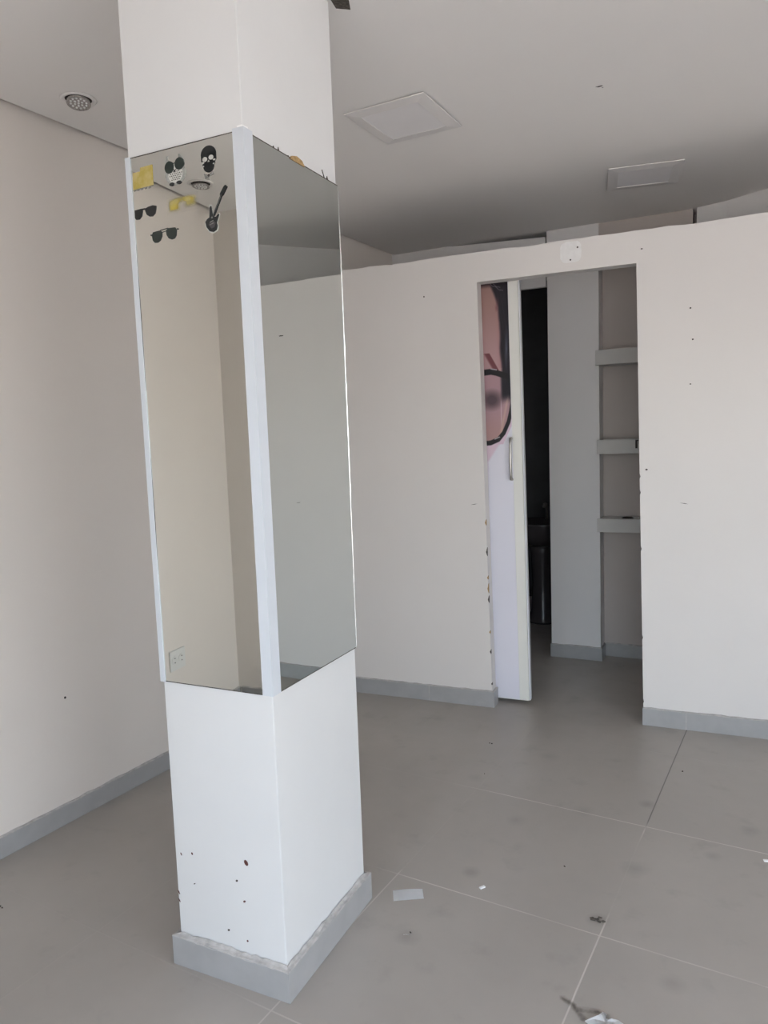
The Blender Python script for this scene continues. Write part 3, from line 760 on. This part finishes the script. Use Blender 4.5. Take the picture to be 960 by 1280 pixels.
def downlight(x_, y_, label, hx_, hy_, rz):
    r = empty('recessed_spotlight', (x_, y_, CE), rz); tag(r, label, 'light', 'recessed spotlights')
    m = BM(); lathe(m, [(.046, -.0008), (.049, -.005), (.058, -.004), (.064, -.0006), (.046, -.0006)], 48); new('trim_ring', m, M['ceiling'], parent=r, smooth=True)
    m = BM(); lathe(m, [(0, -.0010), (.046, -.0010), (.046, -.0006), (0, -.0006)], 40); new('recess', m, M['speck'], parent=r)
    g_ = empty('lamp_head', (0, 0, -.010), rot=(math.radians(hx_), math.radians(hy_), 0)); g_.parent = r
    m = BM(); lathe(m, [(0, .004), (.034, .006), (.0405, .001), (.042, -.004), (.039, -.0055), (.036, -.003), (0, -.002)], 40)
    o_ = new('lamp_head', m, M['silver'], parent=r, smooth=True); o_.location = (0, 0, -.011); o_.rotation_euler = (math.radians(hx_), math.radians(hy_), 0)
    bpy.data.objects.remove(g_)
    m = BM()
    for ring, cnt in ((0, 1), (.014, 6), (.027, 12)):
        for i in range(cnt):
            t = 2*PI*i/max(cnt, 1)+ring*20
            q = bmesh.ops.create_icosphere(m, subdivisions=2, radius=.0044)
            for v in q['verts']: v.co = Vector((v.co.x+ring*math.cos(t), v.co.y+ring*math.sin(t), v.co.z*.8-.0035))
    new('led_cluster', m, M['led'], parent=o_, smooth=True)
    return r
downlight(-2.082, 2.160, 'round recessed spotlight with LED cluster in the ceiling left of the pillar', -10, -8, 0)
downlight(-2.358, .158, 'round recessed spotlight near the shop front, seen only in the pillar mirror', 3, 2, 0)

# ------------------------------------------------------------ double socket on the left wall (seen in the mirror)
ang = math.atan2(1, LA)            # wall direction
sr = empty('power_socket', (lwx(.324)+.0005, .324, .41), rot=(0, 0, -math.atan(LA)+PI/2)); tag(sr, 'white double power socket low on the left wall, seen in the mirror', 'socket')
m = BM(); box(m, -.062, .062, -.008, -.0002, -.052, .052, .002); new('plate', m, M['plastic'], parent=sr)
for q in (-.028, .028):
    m = BM(); plate(m, ell(q, 0, .024, .024, 6, PI/6), -.0105, -.0082); o_ = new('outlet', m, M['plastic'], parent=sr)
    for dz_ in (-.011, .011):
        m = BM(); plate(m, ell(q, dz_, .0034, .0034, 12), -.0112, -.0106); new('pin_hole', m, M['black'], parent=o_)

# ------------------------------------------------------------ litter on the floor
m = BM()
a = [(-.933, 2.111), (-.843, 2.151), (-.821, 2.105), (-.909, 2.059)]
n_ = 8; rows = []
for i in range(n_+1):
    t = i/n_; p_ = Vector(a[0]).lerp(Vector(a[1]), t); q = Vector(a[3]).lerp(Vector(a[2]), t); hz = .0012+.0035*math.sin(t*PI*.9)+.003*max(0, t-.8)
    rows.append([m.verts.new((p_.x+.88, p_.y-2.1, hz)), m.verts.new(((p_.x+q.x)/2+.88, (p_.y+q.y)/2-2.1, hz*.6+.0006)), m.verts.new((q.x+.88, q.y-2.1, .0012+hz*.2))])
for u_, v_ in zip(rows, rows[1:]):
    for j in range(2): m.faces.new((u_[j], v_[j], v_[j+1], u_[j+1]))
bmesh.ops.solidify(m, geom=list(m.faces), thickness=.0004)
tag(new('paper_slip', m, M['paper'], loc=(-.88, 2.1, 0)), 'white rectangular paper slip lying on the tiles right of the pillar foot', 'paper')
def scrap(x_, y_, sx_, sy_, rz, label, mat=None, name='paper_scrap', cat='paper', group='paper scraps on the floor'):
    m = BM(); box(m, -sx_, sx_, -sy_, sy_, 0, .0025, .0008)
    for v in m.verts: v.co.z += .002*abs(v.co.x/sx_)*(v.co.z > .001)
    o = new(name, m, mat or M['paper'], loc=(x_, y_, .0004), rz=rz); return tag(o, label, cat, group)
scrap(-.660, 2.227, .010, .005, .9, 'tiny white paper scrap by the tile joint beyond the paper slip')
scrap(.215, 2.706, .012, .006, .2, 'tiny white paper scrap on the tiles at the right edge of the view')
# crumpled wrapper at the lower edge
m = BM()
pts = [(-.265, 1.775), (-.252, 1.792), (-.236, 1.806), (-.226, 1.820), (-.214, 1.815), (-.218, 1.800), (-.202, 1.803), (-.186, 1.806), (-.172, 1.800), (-.178, 1.770), (-.20, 1.755), (-.235, 1.750)]
cx_, cy2 = -.215, 1.785
top = []; ctr = []
for a, b in pts: top.append(m.verts.new((a-cx_, b-cy2, .0015+random.uniform(0, .004))))
for a, b in pts: ctr.append(m.verts.new(((a-cx_)*.55+random.uniform(-.003, .003), (b-cy2)*.55+random.uniform(-.003, .003), .010+random.uniform(-.005, .008))))
c0 = m.verts.new((0, 0, .008))
n_ = len(pts)
for i in range(n_):
    j = (i+1) % n_; m.faces.new((top[i], top[j], ctr[j])); m.faces.new((top[i], ctr[j], ctr[i])); m.faces.new((ctr[i], ctr[j], c0))
bmesh.ops.solidify(m, geom=list(m.faces), thickness=.0005)
tag(new('wrapper', m, M['paper'], loc=(cx_, cy2, .0006)), 'crumpled white wrapper on the floor at the bottom of the view', 'wrapper')
def smudge(pts_w, label, rad, name='dirt_smear'):
    """thin film of dirt along a polyline"""
    m = BM(); P0 = Vector(pts_w[0]); q = [Vector(p_)-P0 for p_ in pts_w]
    x0, x1 = min(v.x for v in q)-rad, max(v.x for v in q)+rad; y0, y1 = min(v.y for v in q)-rad, max(v.y for v in q)+rad
    nx, ny = 26, 26; vv = {}
    for i in range(nx+1):
        for j in range(ny+1): vv[i, j] = m.verts.new((x0+(x1-x0)*i/nx, y0+(y1-y0)*j/ny, 0))
    for i in range(nx):
        for j in range(ny): m.faces.new((vv[i, j], vv[i+1, j], vv[i+1, j+1], vv[i, j+1]))
    o = new(name, m, M['smudge'], loc=(P0.x, P0.y, .0005))
    pl = [(v.x, v.y) for v in q]
    if len(pl) == 1: pl.append((pl[0][0]+1e-4, pl[0][1]))
    coverage(o, lambda c: max(0, 1-seg_d(c.x, c.y, pl)/rad)**.8)
    bpy.context.view_layer.update()
    return tag(o, label, 'dirt')
smudge([(-.330, 1.838), (-.300, 1.820), (-.270, 1.785)], 'dark dirt smear beside the crumpled wrapper', .011)
smudge([(-.278, 1.815), (-.235, 1.822)], 'small dark dirt streak behind the crumpled wrapper', .012)
def clump(x_, y_, r_, n_, label, hgt=.006, mat=None):
    m = BM()
    for i in range(n_):
        q = bmesh.ops.create_icosphere(m, subdivisions=2, radius=1)
        a_, rr = random.uniform(0, 2*PI), r_*random.random()**.6; s_ = r_*random.uniform(.22, .42); hh = hgt*random.uniform(.5, 1)
        for v in q['verts']:
            k_ = 1+.25*math.sin(v.co.x*5+i)+.2*math.sin(v.co.y*7+i*2)
            v.co = Vector((rr*math.cos(a_)+v.co.x*s_*k_, .55*(rr*math.sin(a_))+v.co.y*s_*k_*.7, max(0, hh*.45+v.co.z*hh*.55)))
    return tag(new('dirt_clump', m, mat or M['dirt'], loc=(x_, y_, .0005)), label, 'dirt', 'dirt crumbs on the floor')
clump(-.283, 2.193, .022, 9, 'brown clump of dirt by the tile joint in the middle of the right-hand floor')
clump(-.800, 1.936, .005, 2, 'dark crumb beside the tan smear below the paper slip')
clump(-.814, 1.925, .008, 3, 'pale tan crumb on the smear below the paper slip', .003, M['grout'])
clump(-.933, 3.345, .010, 2, 'dark round crumb on the tiles in front of the partition left of the doorway')
clump(-.426, 2.438, .005, 2, 'small dark crumb on the tile between paper scrap and dirt clump')
clump(-.064, 3.327, .008, 2, 'small dark crumb on the tiles right of the dark tile joint')
clump(-2.110, 1.585, .010, 2, 'black crumb on the floor at the left edge of the view')
clump(-.873, 3.025, .005, 1, 'tiny dark crumb on the tiles in the middle distance')
clump(-1.973, 1.646, .005, 1, 'tiny pale crumb on the dark floor left of the pillar', .003, M['grout'])
